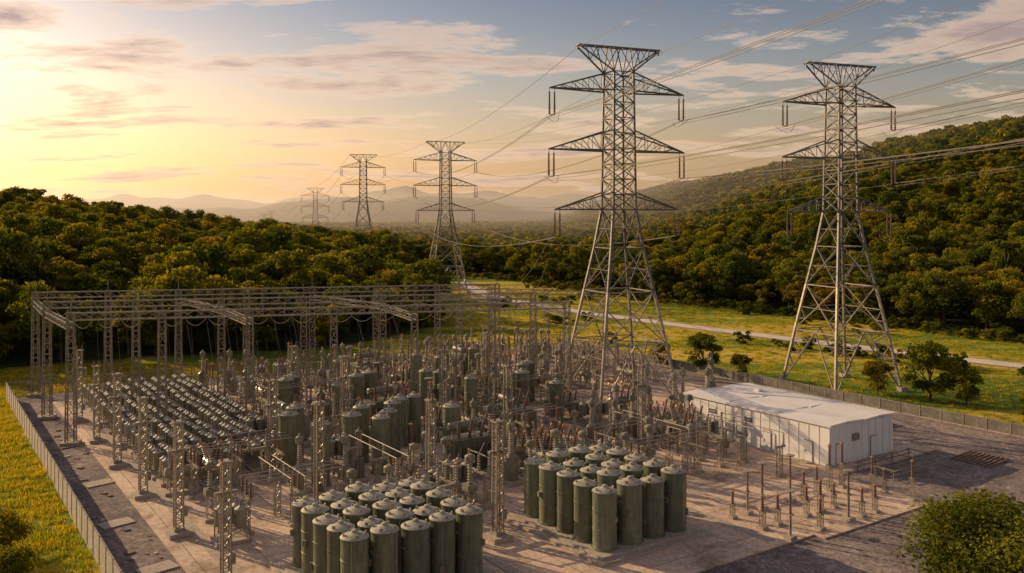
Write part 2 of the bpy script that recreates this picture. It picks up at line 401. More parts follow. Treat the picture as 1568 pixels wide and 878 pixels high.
z=height(P2[:,0],P2[:,1]); g=(1+(P2[:,1]-430)*.0008); s=rng.uniform(.7,1.2,len(P2))*1
scatter('distant_forest',np.column_stack([P2,z-1]),np.column_stack([s*g,s*g,s*(.9+.1*g)]),farc,4)
def edge(x,y): return forest(x,y,9)&~forest(x,y,-1)
P3=jgrid(90,420,lambda y:3.2,lambda y:230,edge)
rr=rng.uniform(size=(2600,2))*np.array([150,260])+np.array([-30,110])
def inyard(x,y,m=1.5):
    p=x*.825+(y-60)*.565; q=-x*.565+(y-60)*.825; return (p>-22-m)&(p<74+m)&(q>-60)&(q<95+m)
RDn=np.array(RD,float)
def nearroad(x,y,d=4.5):
    out=np.full(len(x),1e9)
    for i in range(len(RDn)-1):
        a,b=RDn[i],RDn[i+1]; ab=b-a; t=np.clip(((x-a[0])*ab[0]+(y-a[1])*ab[1])/(ab@ab),0,1)
        out=np.minimum(out,np.hypot(x-a[0]-t*ab[0],y-a[1]-t*ab[1]))
    return out<d
k=~inyard(rr[:,0],rr[:,1],2)&(wob(rr[:,0],rr[:,1],9)>.42)&~nearroad(rr[:,0],rr[:,1],6)
P3=np.concatenate([P3,rr[k][:190]]); k=~inyard(P3[:,0],P3[:,1],3); P3=P3[k]
s=rng.uniform(.35,1.1,len(P3))
scatter('shrubs',np.column_stack([P3,height(P3[:,0],P3[:,1])-.2]),np.column_stack([s,s,s*.9]),shr,3)
G=[]
a=rng.uniform(size=(18000,2))*np.array([230,210])+np.array([-40,110]); G.append(a)
b=rng.uniform(size=(24000,2))*np.array([85,110])+np.array([-105,45]); G.append(b)
G=np.concatenate(G); k=~inyard(G[:,0],G[:,1],.3)&~nearroad(G[:,0],G[:,1],4.2)&~forest(G[:,0],G[:,1],-4); G=G[k]
s=rng.uniform(.5,1.3,len(G))
scatter('meadow_grass',np.column_stack([G,height(G[:,0],G[:,1])]),np.column_stack([s,s,s*.8]),gr,3)

mt=tree_mesh('roadside_tree',6.5,3.2,34,170,.2,.18,True,91)
def tree(x,y,s,m,name='broadleaf_tree',r=0): place(m,name,(x,y,float(height(x,y))),r,s)
tree(31.5,146,1.0,mt,r=1); tree(36.5,141,.6,mt,r=2); tree(25.5,152,.65,mt,r=3.2)
tree(58.5,124,1.25,mt,r=.4); tree(62,121,.8,mt,r=1.4); tree(53.0,128.5,.75,mt,r=2.2); tree(66,112,.6,mt,r=4.2)
mb_=tree_mesh('leafy_bush',7.2,5.4,80,330,.16,.08,True,95)
place(mb_,'leafy_bush',(32.6,59.0,0),.6,(1.15,1.15,.88))
mb2=tree_mesh('leafy_bush_b',3.4,2.6,34,260,.12,.06,True,96)
place(mb2,'leafy_bush',(-39.5,67.5,0),.3,1.0); place(mb2,'leafy_bush',(-34.8,60.5,0),1.3,.9); place(mb2,'leafy_bush',(-48.5,77,0),2.3,.8)

# ------------------------------------------------------------ transmission towers
ARMS=[(43.3,45.9,10.6),(35.0,37.8,10.7),(26.8,29.2,9.8)]
def tower_mesh():
    mb=MB(); K='tsteel'
    prof=[(0,6.1),(8.5,4.75),(15.5,3.55),(21.5,2.5),(26.8,1.75),(45.9,1.5)]
    def a(z): return float(np.interp(z,[p[0] for p in prof],[p[1] for p in prof]))
    def c(z,i):
        sx,sy=((-1,-1),(1,-1),(1,1),(-1,1))[i%4]; return Vector((sx*a(z),sy*a(z),z))
    lv=[0,8.5,15.5,21.5,26.8]
    for i in range(4):
        for j in range(len(prof)-1): mb.strut(c(prof[j][0],i),c(prof[j+1][0],i),.34 if j<4 else .27,'steel' if j<2 else K)
        mb.box((c(0,i).x,c(0,i).y,.25),(1.3,1.3,.7),'conc2')
        for j in range(4):
            z0,z1=lv[j],lv[j+1]; A,B,C,D=c(z0,i),c(z0,i+1),c(z1,i),c(z1,i+1)
            K='steel' if j<2 else 'tsteel'
            mb.strut(C,D,.15,K)
            mid=(C+D)/2
            if j==0:
                mb.strut(A,mid,.17,K); mb.strut(B,mid,.17,K)
                for P,Q in ((A,C),(B,D)):
                    for t in (.3,.55,.8): mb.strut(P.lerp(Q,t),P.lerp(mid,t),.09,K)
                    for t0,t1 in ((.3,.55),(.55,.8),(.8,1)): mb.strut(P.lerp(mid,t0),P.lerp(Q,t1),.09,K)
            else:
                mb.strut(A,D,.15,K); mb.strut(B,C,.15,K); X=(A+B+C+D)/4
                mb.strut((A+C)/2,X,.09,K); mb.strut((B+D)/2,X,.09,K)
                for P,Q,R_ in ((A,C,D),(B,D,C)):
                    mb.strut(P.lerp(Q,.25),P.lerp(R_,.25),.08,K); mb.strut(P.lerp(Q,.5),P.lerp(R_,.25),.08,K)
        K='tsteel'
        if i<2: mb.strut(c(8.5,i),c(8.5,i+2),.1,K); mb.strut(c(26.8,i),c(26.8,i+2),.1,K)
    n=9
    for j in range(n):
        z0=26.8+19.1*j/n; z1=26.8+19.1*(j+1)/n
        for i in range(4):
            mb.strut(c(z0,i),c(z1,i+1),.12,K); mb.strut(c(z0,i+1),c(z1,i),.12,K); mb.strut(c(z1,i),c(z1,i+1),.12,K)
    def arm(z,zt,Lh,sg,tipz=None):
        tz=z if tipz is None else tipz
        tip=Vector((sg*Lh,0,tz)); m=5
        ch=[]
        for sy in (-1,1):
            lo=Vector((sg*a(z),sy*a(z),z)); hi=Vector((sg*a(zt),sy*a(zt),zt)); ch.append((lo,hi))
            mb.strut(lo,tip,.2,K); mb.strut(hi,tip,.17,K)
            for t in range(m):
                t0=t/m;t1=(t+1)/m
                mb.strut(lo.lerp(tip,t0),hi.lerp(tip,t1 if t<m-1 else t0),.08,K); mb.strut(lo.lerp(tip,t1),hi.lerp(tip,t1),.07,K)
        for t in range(m):
            mb.strut(ch[0][0].lerp(tip,t/m),ch[1][0].lerp(tip,(t+1)/m),.07,K)
            mb.strut(ch[0][1].lerp(tip,(t+1)/m),ch[1][1].lerp(tip,t/m),.07,K)
    for z,zt,Lh in ARMS:
        for sg in (-1,1):
            arm(z,zt,Lh,sg)
            for dx in (-.0,-.75):
                x=sg*(Lh+dx); mb.strut((x,0,z),(x,0,z-.5),.07,K)
                mb.insul((x,.0,z-3.6),3.1,.2,'porc',n=6,pitch=.3)
            mb.strut((sg*Lh,0,z-3.7),(sg*(Lh-.75),0,z-3.7),.12,K)
            pr=None
            for t in np.linspace(0,1,9):
                p=Vector((sg*(Lh-.4)+sg*-.6*math.sin(math.pi*t),-2.2+4.4*t,z-3.6-1.0*math.sin(math.pi*t)))
                if pr is not None: mb.strut(pr,p,.05,'wire')
                pr=p
    zt=49.4; z0=45.9; W=6.4; b=1.2
    for sy in (-1,1):
        mb.strut((-W,sy*b*.4,zt),(W,sy*b*.4,zt),.18,K)
        for sg in (-1,1):
            mb.strut((sg*1.5,sy*1.5,z0),(sg*W,sy*b*.4,zt),.18,K)
            mb.strut((sg*1.5,sy*1.5,z0),(sg*1.55,sy*b*.4,zt),.14,K)
            mb.strut((sg*1.5,sy*1.5,z0),(sg*3.2,sy*b*.4,zt),.1,K)
            q=Vector((sg*1.5,sy*1.5,z0)).lerp(Vector((sg*W,sy*b*.4,zt)),.5); mb.strut(q,(sg*3.2,sy*b*.4,zt),.09,K); mb.strut(q,(sg*4.8,sy*b*.4,zt),.09,K)
            mb.strut((sg*1.5,sy*1.5,z0),(0,sy*b*.4,zt),.11,K)
    for x in np.linspace(-W,W,10): mb.strut((x,-b*.4,zt),(x,b*.4,zt),.08,K)
    for sg in (-1,1): mb.strut((sg*W,0,zt),(sg*W,0,zt-.7),.15,K)
    return mb.mesh('transmission_tower')
TM=tower_mesh()
TW=[(14.9,124,0,math.radians(22),1.0),(50.0,135,0,math.radians(20),.99),(-22.5,300,0,math.radians(17),1.03),
    (-72.5,432,5.2,math.radians(15),1.02),(-143,645,-1,math.radians(14),.95),(74,-62,10,math.radians(14),1.0),(112,-60,22,math.radians(14),1.0),
    (-255,940,0,math.radians(14),.62),(-283,1010,0,math.radians(14),.58)]
for t in TW: place(TM,'transmission_tower',(t[0],t[1],t[2]),t[3],t[4])
def tip(t,lx,lz):
    x,y,z,r,s=t; return Vector((x+math.cos(r)*lx*s,y+math.sin(r)*lx*s,z+lz*s))
wm=MB()
def cat(a,b,sag,w,n=26,k='wire'):
    pr=None
    for i in range(n+1):
        t=i/n; p=a.lerp(b,t); p.z-=sag*4*t*(1-t)
        if pr is not None: wm.strut(pr,p,w,k)
        pr=p
def line(t0,t1,sag,w,bundle,arms=ARMS):
    for z,zt,Lh in arms:
        for sg in (-1,1):
            A=tip(t0,sg*(Lh-.3),z-3.7); B=tip(t1,sg*(Lh-.3),z-3.7)
            for o in bundle: cat(A+Vector((o[0],0,o[1])),B+Vector((o[0],0,o[1])),sag,w)
    for sg in (-1,1): cat(tip(t0,sg*6.4,49),tip(t1,sg*6.4,49),sag*.7,w*.9)
bb=[(-.25,0),(.25,0),(0,-.4)]
line(TW[0],TW[5],2.5,.052,bb,ARMS[:2]); line(TW[1],TW[6],2.5,.052,bb,ARMS[:2])
line(TW[2],TW[0],4,.06,[(-.2,0),(.2,0)]); line(TW[2],TW[1],5,.045,[(0,0)],ARMS[:2])
line(TW[3],TW[2],4,.07,[(0,0)]); line(TW[4],TW[3],6,.08,[(0,0)]); line(TW[7],TW[4],7,.09,[(0,0)])
wm.obj('power_lines')

# ------------------------------------------------------------ substation gantry
gm=MB()
HG=15
rows=[((-68.5,127.5),(-2.4,143),8),((-59.5,113.5),(3,127),7),((-50,100.5),(7,113.5),7)]
cols=[]
for ri,(a,b,n) in enumerate(rows):
    a=Vector(a);b=Vector(b); cc=[]
    for i in range(n):
        p=a.lerp(b,i/(n-1)); cc.append(p)
        gm.lattice((p.x,p.y),.12,HG,.95,.7,11,.12,.055,rot=.2); gm.box((p.x,p.y,.2),(1.9,1.9,.4),'conc2',.2)
        gm.strut((p.x,p.y,HG),(p.x,p.y,HG+1.6),.08)
    cols.append(cc)
    gm.truss((a.x,a.y,HG-.5),(b.x,b.y,HG-.5),.8,44,.12,.06)
for k in (0,2,4,6):
    for r in range(2):
        p,q=cols[r][min(k,len(cols[r])-1)],cols[r+1][min(k,len(cols[r+1])-1)]
        gm.truss((p.x,p.y,HG-1.6),(q.x,q.y,HG-1.6),.7,14,.1,.055)
gm.obj('substation_gantry')
g2=MB()
a=Vector((-4,160)); b=Vector((16,152))
for i in range(3):
    p=a.lerp(b,i/2); g2.lattice((p.x,p.y),.12,13,.9,.7,10,.11,.06); g2.box((p.x,p.y,.2),(1.7,1.7,.4),'conc2')
g2.truss((a.x,a.y,12.5),(b.x,b.y,12.5),.7,16,.11,.06); g2.obj('substation_gantry')
# ------------------------------------------------------------ equipment meshes
def e_tank():
    mb=MB(); mb.lathe((0,0,0),[(1.12,0),(1.12,.12),(1.0,.14),(1.0,1.5),(1.03,1.52),(1.03,1.6),(1.0,1.62),(1.0,3.0),(1.03,3.02),(1.03,3.1),(1.0,3.12),(1.0,4.35),(1.06,4.37),(1.06,4.48)],'tank',22)
    mb.lathe((0,0,4.48),[(1.04,0),(.95,.06),(.3,.26),(.22,.27),(.22,.41),(.12,.46)],'tanktop',22)
    for i in range(4):
        a=i*math.pi/2+.4; mb.box((.8*math.cos(a),.8*math.sin(a),4.62),(.1,.22,.28),'steel',a)
    mb.strut((1.07,0,.2),(1.07,0,4.3),.07,'steel'); mb.box((1.12,.0,1.3),(.2,.35,.5),'cabinet')
    mb.box((-.75,-.75,2.4),(.3,.3,.4),'cabinet',.78)
    me=mb.mesh('cylindrical_tank'); smooth(me); return me
def ped(mb,x,y,h,w=.38):
    mb.box((x,y,.14),(w*2,w*2,.24),'conc2'); mb.lattice((x,y),.24,h,w,w,max(3,int(h/.6)),.06,.03)
def e_post(h=2.6,ih=1.9,k='porc'):
    mb=MB(); ped(mb,0,0,h); mb.box((0,0,h+.03),(.6,.6,.07),'steel'); mb.insul((0,0,h+.06),ih,.2,k)
    mb.lathe((0,0,h+ih+.04),[(.1,0),(.22,.05),(.22,.16),(.06,.2),(.05,.4)],'copper',8); return mb.mesh('post_insulator')
def e_switch():
    mb=MB()
    for x in (-1.3,1.3): ped(mb,x,0,2.7)
    mb.strut((-1.8,0,2.8),(1.8,0,2.8),.22,'steel')
    for x in (-1.6,0,1.6): mb.insul((x,0,2.92),1.35,.18,'gporc')
    mb.strut((-1.7,0,4.33),(-.1,0,4.4),.09,'alu'); mb.strut((.1,0,4.4),(1.7,0,4.33),.09,'alu'); mb.strut((0,0,4.3),(-.9,0,5.5),.06,'alu')
    mb.box((1.3,-.4,1.2),(.5,.35,.7),'cabinet'); mb.strut((1.3,-.3,1.5),(1.3,-.3,2.8),.05,'steel')
    for x in (-1.6,1.6): mb.lathe((x,0,4.27),[(.12,0),(.14,.12),(.05,.2)],'copper',8)
    return mb.mesh('disconnect_switch')
def e_breaker():
    mb=MB(); mb.box((0,0,.18),(3.4,1.6,.3),'conc2')
    for x in (-1.2,1.2):
        for y in (-.5,.5): mb.strut((x,y,.3),(x,y,1.6),.12,'steel')
        mb.strut((x,-.5,.4),(x,.5,1.6),.06,'steel'); mb.strut((x,.5,.4),(x,-.5,1.6),.06,'steel')
    mb.lathe((-1.6,0,2.05),[(.3,0),(.5,.1),(.5,3.1),(.3,3.2)],'cabinet',12,(1,0,0))
    for x in (-1,0,1):
        for sy in (-1,1):
            ax=Vector((0,sy*.3,1)).normalized(); mb.insul((x,sy*.25,2.4),1.5,.17,'gporc' if sy>0 else 'porc',ax); e=Vector((x,sy*.25,2.4))+ax*1.5
            mb.lathe(e,[(.12,0),(.12,.2),(.04,.35)],'copper',6,ax)
    mb.box((0,-.75,1.1),(.9,.4,1.1),'cabinet'); return mb.mesh('circuit_breaker')
def e_vt():
    mb=MB(); mb.box((0,0,.2),(1.5,1.5,.34),'conc2'); mb.lathe((0,0,.36),[(.55,0),(.58,.1),(.58,1.9),(.4,2.1),(.25,2.2)],'cabinet',14)
    mb.insul((0,0,2.55),2.0,.3,'gporc'); mb.lathe((0,0,4.5),[(.2,0),(.38,.1),(.38,.6),(.15,.75),(.05,1.0)],'cabinet',12)
    mb.strut((.6,0,.4),(.6,0,2.3),.06,'steel'); mb.box((.68,0,1.2),(.25,.4,.5),'steel')
    me=mb.mesh('voltage_transformer'); smooth(me,30); return me
def e_cap():
    mb=MB(); mb.box((0,0,.18),(2.6,2.2,.28),'conc2')
    for x in (-1,1):
        for y in (-.8,.8): mb.strut((x,y,.3),(x,y,1.1),.1,'steel'); 
    for y in (-.8,.8): mb.strut((-1.1,y,1.13),(1.1,y,1.13),.1,'steel'); mb.strut((-1,y,.4),(1,y,1.05),.05,'steel')
    for x in (-.62,.62):
        for y in (-.5,.5):
            mb.lathe((x,y,1.18),[(.46,0),(.48,.08),(.48,1.25),(.5,1.28),(.5,1.36)],'cabinet',12)
            mb.lathe((x,y,2.545),[(.49,0),(.2,.14),(.12,.25)],'tanktop',12)
            mb.insul((x,y,2.78),.35,.1,'porc',n=6,pitch=.12)
    me=mb.mesh('capacitor_bank'); smooth(me,30); return me
def e_column():
    mb=MB(); mb.box((0,0,.2),(1.8,1.8,.36),'conc2'); mb.box((0,0,.5),(.8,.8,.3),'steel'); mb.lattice((0,0),.4,9.2,.62,.55,13,.13,.06)
    mb.box((0,0,9.25),(.9,.9,.14),'steel')
    for x in (-.3,.3): mb.insul((x,0,9.3),.6,.12,'porc',n=6)
    mb.box((0,0,6.9),(1.7,.3,.2),'steel')
    for x in (-.75,.75): mb.insul((x,0,5.9),.9,.13,'gporc',n=6)
    mb.box((.5,0,1.9),(.35,.5,.8),'cabinet'); return mb.mesh('steel_support_column')
def e_ct():
    mb=MB(); ped(mb,0,0,2.2,.5); mb.box((0,0,2.45),(.85,.85,.5),'cabinet'); mb.insul((0,0,2.7),1.5,.24,'gporc'); 
    mb.lathe((0,0,4.2),[(.2,0),(.42,.1),(.42,.55),(.2,.7)],'cabinet',10); mb.strut((-.7,0,4.5),(.7,0,4.5),.09,'copper'); return mb.mesh('current_transformer')
def e_trafo():
    mb=MB(); mb.box((0,0,.25),(6,4,.4),'conc2'); mb.box((0,0,1.95),(4.2,2.2,3.0),'tank')
    for z in (.7,1.6,2.5,3.3): mb.box((0,0,z),(4.3,2.3,.12),'tank')
    for sy in (-1,1):
        for x in np.linspace(-1.8,1.8,13): mb.box((x,sy*1.55,1.9),(.07,.7,2.4),'cabinet')
        for z in (.8,3.0): mb.strut((-1.9,sy*1.5,z),(1.9,sy*1.5,z),.14,'cabinet')
    mb.box((0,0,3.53),(4.4,2.4,.14),'tank'); mb.lathe((-1.7,.9,4.5),[(.3,0),(.42,.1),(.42,3.2),(.3,3.3)],'cabinet',14,(1,0,0))
    for x in (-1.2,1.2): mb.strut((x,.9,3.6),(x,.9,4.2),.15,'steel')
    for x in (-1.3,0,1.3): mb.insul((x,-.5,3.6),1.9,.22,'porc',Vector((x*.12,-.25,1))); 
    mb.box((2.5,0,1.6),(.5,1.2,1.6),'cabinet'); return mb.mesh('power_transformer')
def e_arr():
    mb=MB(); mb.box((0,0,.2),(.9,.9,.36),'conc2'); mb.lathe((0,0,.38),[(.12,0),(.12,2.0)],'steel',8); mb.box((0,0,2.42),(.5,.5,.08),'steel')
    mb.insul((0,0,2.46),1.1,.17,'porc',n=8); mb.insul((0,0,3.6),1.0,.15,'porc',n=8); mb.lathe((0,0,4.6),[(.42,0),(.46,.03),(.46,.07),(.42,.1)],'alu',12); return mb.mesh('surge_arrester')
TANK=e_tank();POST=e_post();POSTS=e_post(1.5,1.2);POSTG=e_post(3.4,2.2,'gporc');SW=e_switch();BR=e_breaker();VT=e_vt();CAP=e_cap();CO=e_column();CT=e_ct();TR=e_trafo();AR=e_arr()
def put(me,p,q,rot=0,sc=1): return place(me,me.name.split('.')[0],Yd(p,q,.12),ROT+rot,sc)
def cluster(p0,q0,nxp,nq,sp,sq):
    mb=MB(); L_=nxp*sp+.8; W_=nq*sq+.8
    c=Yd(p0+(nxp-1)*sp/2,q0+(nq-1)*sq/2,.12+.2); mb.box(c,(L_,W_,.4),'conc2',ROT); mb.box((c[0],c[1],.2),(L_+1.2,W_+1.2,.24),'conc2',ROT)
    mb.obj('concrete_plinth')
    for i in range(nxp):
        for j in range(nq):
            o=put(TANK,p0+i*sp+random.uniform(-.07,.07),q0+j*sq+random.uniform(-.07,.07),random.uniform(0,6.28),1); o.location.z=.52
            f=random.uniform(.90,1.0); o.scale=(f,f,random.uniform(.97,1.07))
cluster(-9.7,4.0,5,5,2.2,2.2); cluster(10.5,2.7,4,5,2.45,2.3)
for p,q in [(-15.3,13.2),(-15.6,25),(-15.8,37),(-15.8,49),(-15.8,61),(-15.8,73),(5.2,9.6),(6,22),(-4,24),(-4,36),(20,30),(20,44),(34,24),(8,46),(34,56),(8,62)]: put(CO,p,q,random.choice([0,math.pi/2]),random.uniform(.93,1.05))
occ=[]
def big(p,q,s=1.0): 
    o=put(TANK,p,q,random.uniform(0,6),1); o.scale=(s,s,random.uniform(1.15,1.32)); occ.append((p,q,1.6))
for p,q in [(5.6,31.5),(7.6,33.7),(3.7,34.2),(5.7,36.4),(9.4,36.5),(-1.6,38),(0,40.4),(31.5,36.5),(29.5,44),(32,44.5),(12,40),(14.2,40.6),(22,52),(24.4,52.4),(14,56),(16.4,57),(5,57),(7,60),(30,62),(27,64),(38,66),(16,66),(-1,31),(15,33.5),(24,44),(36,50),(38,51.5),(9,50)]: big(p,q,random.uniform(.78,1.0))
for p,q,r in [(13,27,0),(25,36,1.57),(14,48,0),(40,72,1.57),(24,74,0),(2,48,1.57)]: put(TR,p,q,r); occ.append((p,q,3.4))
occ+= [(14,8,8.5),(-5,9,8),(48,44.5,8.5)]
def free(p,q,r=1.0): return all((p-a)**2+(q-b)**2>(r+c)**2 for a,b,c in occ)
for p in np.arange(-12.6,0.2,2.95):
    for q in np.arange(40,86,2.75):
        if free(p,q,.6): put(CAP,p+random.uniform(-.1,.1),q,0,random.uniform(.92,1.05)); occ.append((p,q,1.2))
kinds=[(POST,2.6),(POSTG,2.4),(SW,2.8),(BR,1.5),(VT,3.6),(CT,2.6),(AR,2.2),(CAP,2.0)]
for iq,q in enumerate(np.arange(15,87,3.05)):
    kk=random.choices([k for k,_ in kinds],[w for _,w in kinds],k=3)
    for ip,p in enumerate(np.arange(-12.5,64,3.0)):
        if p>42 and q<50: continue
        pp=p+random.uniform(-.3,.3); qq=q+random.uniform(-.3,.3)
        if not free(pp,qq,.85): continue
        dens=.66 if q<34 else .86
        if p<2 and q<34: dens=.42
        if p>22 and q<28: dens=.42
        if random.random()>dens: continue
        m_=kk[(ip//2)%3]
        put(m_,pp,qq,random.choice([0,math.pi/2]),random.uniform(.9,1.15))
for p in np.arange(24.5,42,1.9):
    for q in (-3.6,-.8,2.4):
        if random.random()<.72: put(random.choice([POSTS,POSTS,POST,AR]),p,q,0,random.uniform(.75,.95))
for p,q in [(46,31),(49,32.5),(52,31),(46,36),(58,36),(62,40)]: put(VT,p,q,0,1.15)
bm=MB()
for q,p0,p1,zb in [(21,-11,-3,4.6),(29,18,27,4.6),(42,27,36,5.2),(54,2,11,5.2),(66,20,29,5.2),(33,-12,-3,4.6),(12.5,24,33,4.2),(19,24,31,4.4)]:
    for dq in (0,1.1,2.2):
        bm.lathe(Yd(p0,q+dq,zb),[(.05,0),(.05,p1-p0)],'alu',6,(vx.x,vx.y,0))
    p=p0
    while p<=p1:
        for dq in (0,1.1,2.2):
            x,y,_=Yd(p,q+dq); bm.insul((x,y,zb-1.3),1.25,.16,'porc',n=6)
        x,y,_=Yd(p,q+1.1); bm.lattice((x,y),.12,zb-1.6,.45,.45,6,.07,.035,rot=ROT); bm.box((x,y,.2),(1,1,.3),'conc2',ROT)
        bm.strut(Yd(p,q-.3,zb-1.45),Yd(p,q+2.5,zb-1.45),.2); p+=4
for p,q0,q1,zb in [(-8,20,28,4.6),(1.5,20,30,4.8),(30,14,24,4.6),(37,8,18,4.4)]:
    for dp in (0,1.2):
        bm.lathe(Yd(p+dp,q0,zb),[(.05,0),(.05,q1-q0)],'alu',6,(ux.x,ux.y,0))
    q=q0
    while q<=q1:
        for dp in (0,1.2):
            x,y,_=Yd(p+dp,q); bm.insul((x,y,zb-1.2),1.15,.15,'gporc',n=6)
        bm.strut(Yd(p-.2,q,zb-1.32),Yd(p+1.4,q,zb-1.32),.2); x,y,_=Yd(p+.6,q); bm.lattice((x,y),.12,zb-1.42,.42,.42,7,.07,.035,rot=ROT); q+=5
bm.obj('tubular_busbars')
wm=MB()
for r in range(2):
    for i in range(6):
        for dx in (-2.4,0,2.4):
            a=cols[r][i].lerp(cols[r][i+1],.5+dx/9); b=cols[r+1][i].lerp(cols[r+1][min(i+1,len(cols[r+1])-1)],.5+dx/9)
            cat(Vector((a.x,a.y,14)),Vector((b.x,b.y,14)),1.6,.04,12)
            c=a.lerp(b,.45); cat(Vector((c.x,c.y,12.6)),Vector((c.x+1.5,c.y-2,4.8)),.5,.035,6)
            wm.insul((a.x,a.y,12.7),1.4,.13,'porc',n=6)
cs=cols[2]
for i in range(6):
    for dx in (-2,0,2):
        a=cs[i].lerp(cs[i+1],.5+dx/9); cat(Vector((a.x,a.y,14)),Vector((a.x+5,a.y-9,5.5)),1.2,.035,10)
for i in range(3):
    cat(tip(TW[0],-10.3+i*.4,26.8-3.5-0*i),Vector((-4+i*6,140+i,14)),3,.045,14)
wm.obj('overhead_conductors')

# ------------------------------------------------------------ fences
def fence(name,pts,h,step,solid=True,pk='fence'):
    mb=MB()
    for a,b in zip(pts[:-1],pts[1:]):
        a=Vector(a);b=Vector(b);n=max(1,int((b-a).length/step)); ang=math.atan2((b-a).y,(b-a).x)
        for i in range(n+1):
            p=a.lerp(b,i/n); mb.box((p.x,p.y,h/2+.04),(.14,.14,h+.2),'steel',ang)
            if i<n:
                q=a.lerp(b,(i+1)/n); c=(p+q)/2; l=(q-p).length-.17
                if solid:
                    mb.box((c.x,c.y,h/2+.06),(l,.06,h-.08),pk,ang); mb.box((c.x,c.y,h+.05),(l,.1,.08),'steel',ang)
                    mb.box((c.x,c.y,.06),(l,.14,.16),'conc2',ang)
                else:
                    for z in (.1,h*.5,h): mb.strut((p.x,p.y,z),(q.x,q.y,z),.06)
                    m=16
                    for j in range(m):
                        u=p.lerp(q,(j+.5)/m); mb.strut((u.x,u.y,.1),(u.x,u.y,h),.035)
    mb.obj(name)
def Y2(p,q): t=Yd(p,q); return (t[0],t[1])
fence('perimeter_fence',[Y2(-22,-20),Y2(-22,95)],2.2,2.6,True)
fence('perimeter_fence',[Y2(-22,95.1),Y2(74,92)],2.2,2.8,False)
fence('perimeter_fence',[Y2(74,91.8),Y2(74,-2),Y2(110,-6)],1.4,2.8,True,'dfence')

# ------------------------------------------------------------ control building
par=bpy.data.objects.new('control_building',None); COL.objects.link(par); par.location=Yd(44.5,7.2,.12); par.rotation_euler=(0,0,ROT)
def part(mb,name): o=place(mb.mesh(name),name,(0,0,0),0,1,par); return o
BL,BW,BH=20.5,11.2,4.1
w=MB(); w.box((BW/4-.02,BL/2,BH/2),(BW/2-.06,BL,BH),'white'); w.box((BW*.75+.02,BL/2,BH/2-.04),(BW/2-.06,BL-.1,BH-.08),'white'); part(w,'walls')
r=MB()
def slab(x0,x1,y0,y1,z0,z1,zm):
    xm=(x0+x1)/2
    r.add([(x0,y0,z0),(xm,y0,z0+zm),(x1,y0,z0),(x0,y1,z0),(xm,y1,z0+zm),(x1,y1,z0),(x0,y0,z1),(xm,y0,z1+zm),(x1,y0,z1),(x0,y1,z1),(xm,y1,z1+zm),(x1,y1,z1)],
      [(6,7,10,9),(7,8,11,10),(0,1,7,6),(1,2,8,7),(5,4,10,11),(4,3,9,10),(0,6,9,3),(2,5,11,8),(0,3,4,1),(1,4,5,2)],'roof')
slab(-.2,BW/2-.05,-.2,BL+.2,BH+.004,BH+.2,.12); slab(BW/2+.05,BW+.2,-.2,BL+.2,BH-.04,BH+.14,.12)
for y in (6.8,13.7):
    r.box((BW/4,y,BH+.27),(BW/2-.5,.05,.08),'white'); r.box((BW*.75,y,BH+.21),(BW/2-.5,.05,.08),'white')
r.box((8,16,BH+.4),(.8,.8,.3),'white')
part(r,'roof')
d=MB()
for y in (2.6,8.0,13.4,18.2):
    d.box((-.02,y,1.16),(.06,1.1,2.2),'steel'); d.box((-.06,y,1.14),(.04,.96,2.06),'white'); d.box((-.1,y+.35,1.1),(.05,.06,.2),'dark'); d.box((-.35,y,.06),(.7,1.4,.12),'conc2')
for y in (10.7,16): d.box((-.03,y,2.9),(.06,1.1,.45),'dark'); d.box((-.05,y,2.9),(.06,.95,.05),'white')
for x in (1.5,7.5): d.box((x,-.02,1.16),(1.1,.06,2.2),'steel'); d.box((x,-.06,1.14),(.96,.04,2.06),'white')
d.box((4.2,-.1,2.6),(1.0,.3,.7),'steel')
part(d,'doors_and_vents')
s_=MB()
for y in np.arange(0.0,BL,1.28): s_.box((-.002,y+.05,BH/2),(.05,.05,BH-.04),'roof')
for x in np.arange(.3,BW,1.28): s_.box((x,-.002,BH/2-.04),(.05,.05,BH-.1),'roof')
s_.box((BW/2,BL/2-.02,BH/2),(.09,BL-.5,BH-.2),'dark'); s_.box((BW/2,BL/2,-.02),(BW+.6,BL+.6,.1),'conc2')
part(s_,'panel_ribs')
lb=MB(); c=Yd(64,20); lb.box((c[0],c[1],.35),(7,11,.25),'roof',ROT)
for dp in (-3,3):
    for dq in (-4.5,0,4.5): t=Yd(64+dp,20+dq); lb.box((t[0],t[1],.12),(.5,.5,.24),'conc2',ROT)
lb.obj('stacked_roof_panels')
pr=MB()
for q in (1,3,5):
    for p in (46,49,52,55): x,y,_=Yd(p,q); pr.strut((x,y,0),(x,y,.9),.1)
    for z in (.5,.9): pr.strut(Yd(45.5,q,z),Yd(55.5,q,z),.1)
for p in (46,49,52,55): pr.strut(Yd(p,.8,.97),Yd(p,5.2,.97),.09)
for i in range(9): pr.strut(Yd(58,-2+i*.5,.1),Yd(63,-1.5+i*.5,.1),.16,'rust')
pr.obj('pipe_rack')
rb=MB()
for i in range(160):
    p=random.uniform(-21.5,-17.3) if i<95 else random.uniform(28,70); q=random.uniform(5,85) if i<95 else random.uniform(-16,-6); s1=random.uniform(.1,.5)
    x,y,_=Yd(p,q); rb.box((x,y,s1*.12),(s1*random.uniform(.8,2),s1,s1*.3),random.choice(['conc2','rust','gravel']),random.uniform(0,3))
for p,q in ((-18.6,19),(-19.2,31),(-18.4,44)): x,y,_=Yd(p,q); rb.box((x,y,.06),(2.6,1.7,.1),'conc2',ROT+.2)
rb.obj('rubble')
ct=MB()
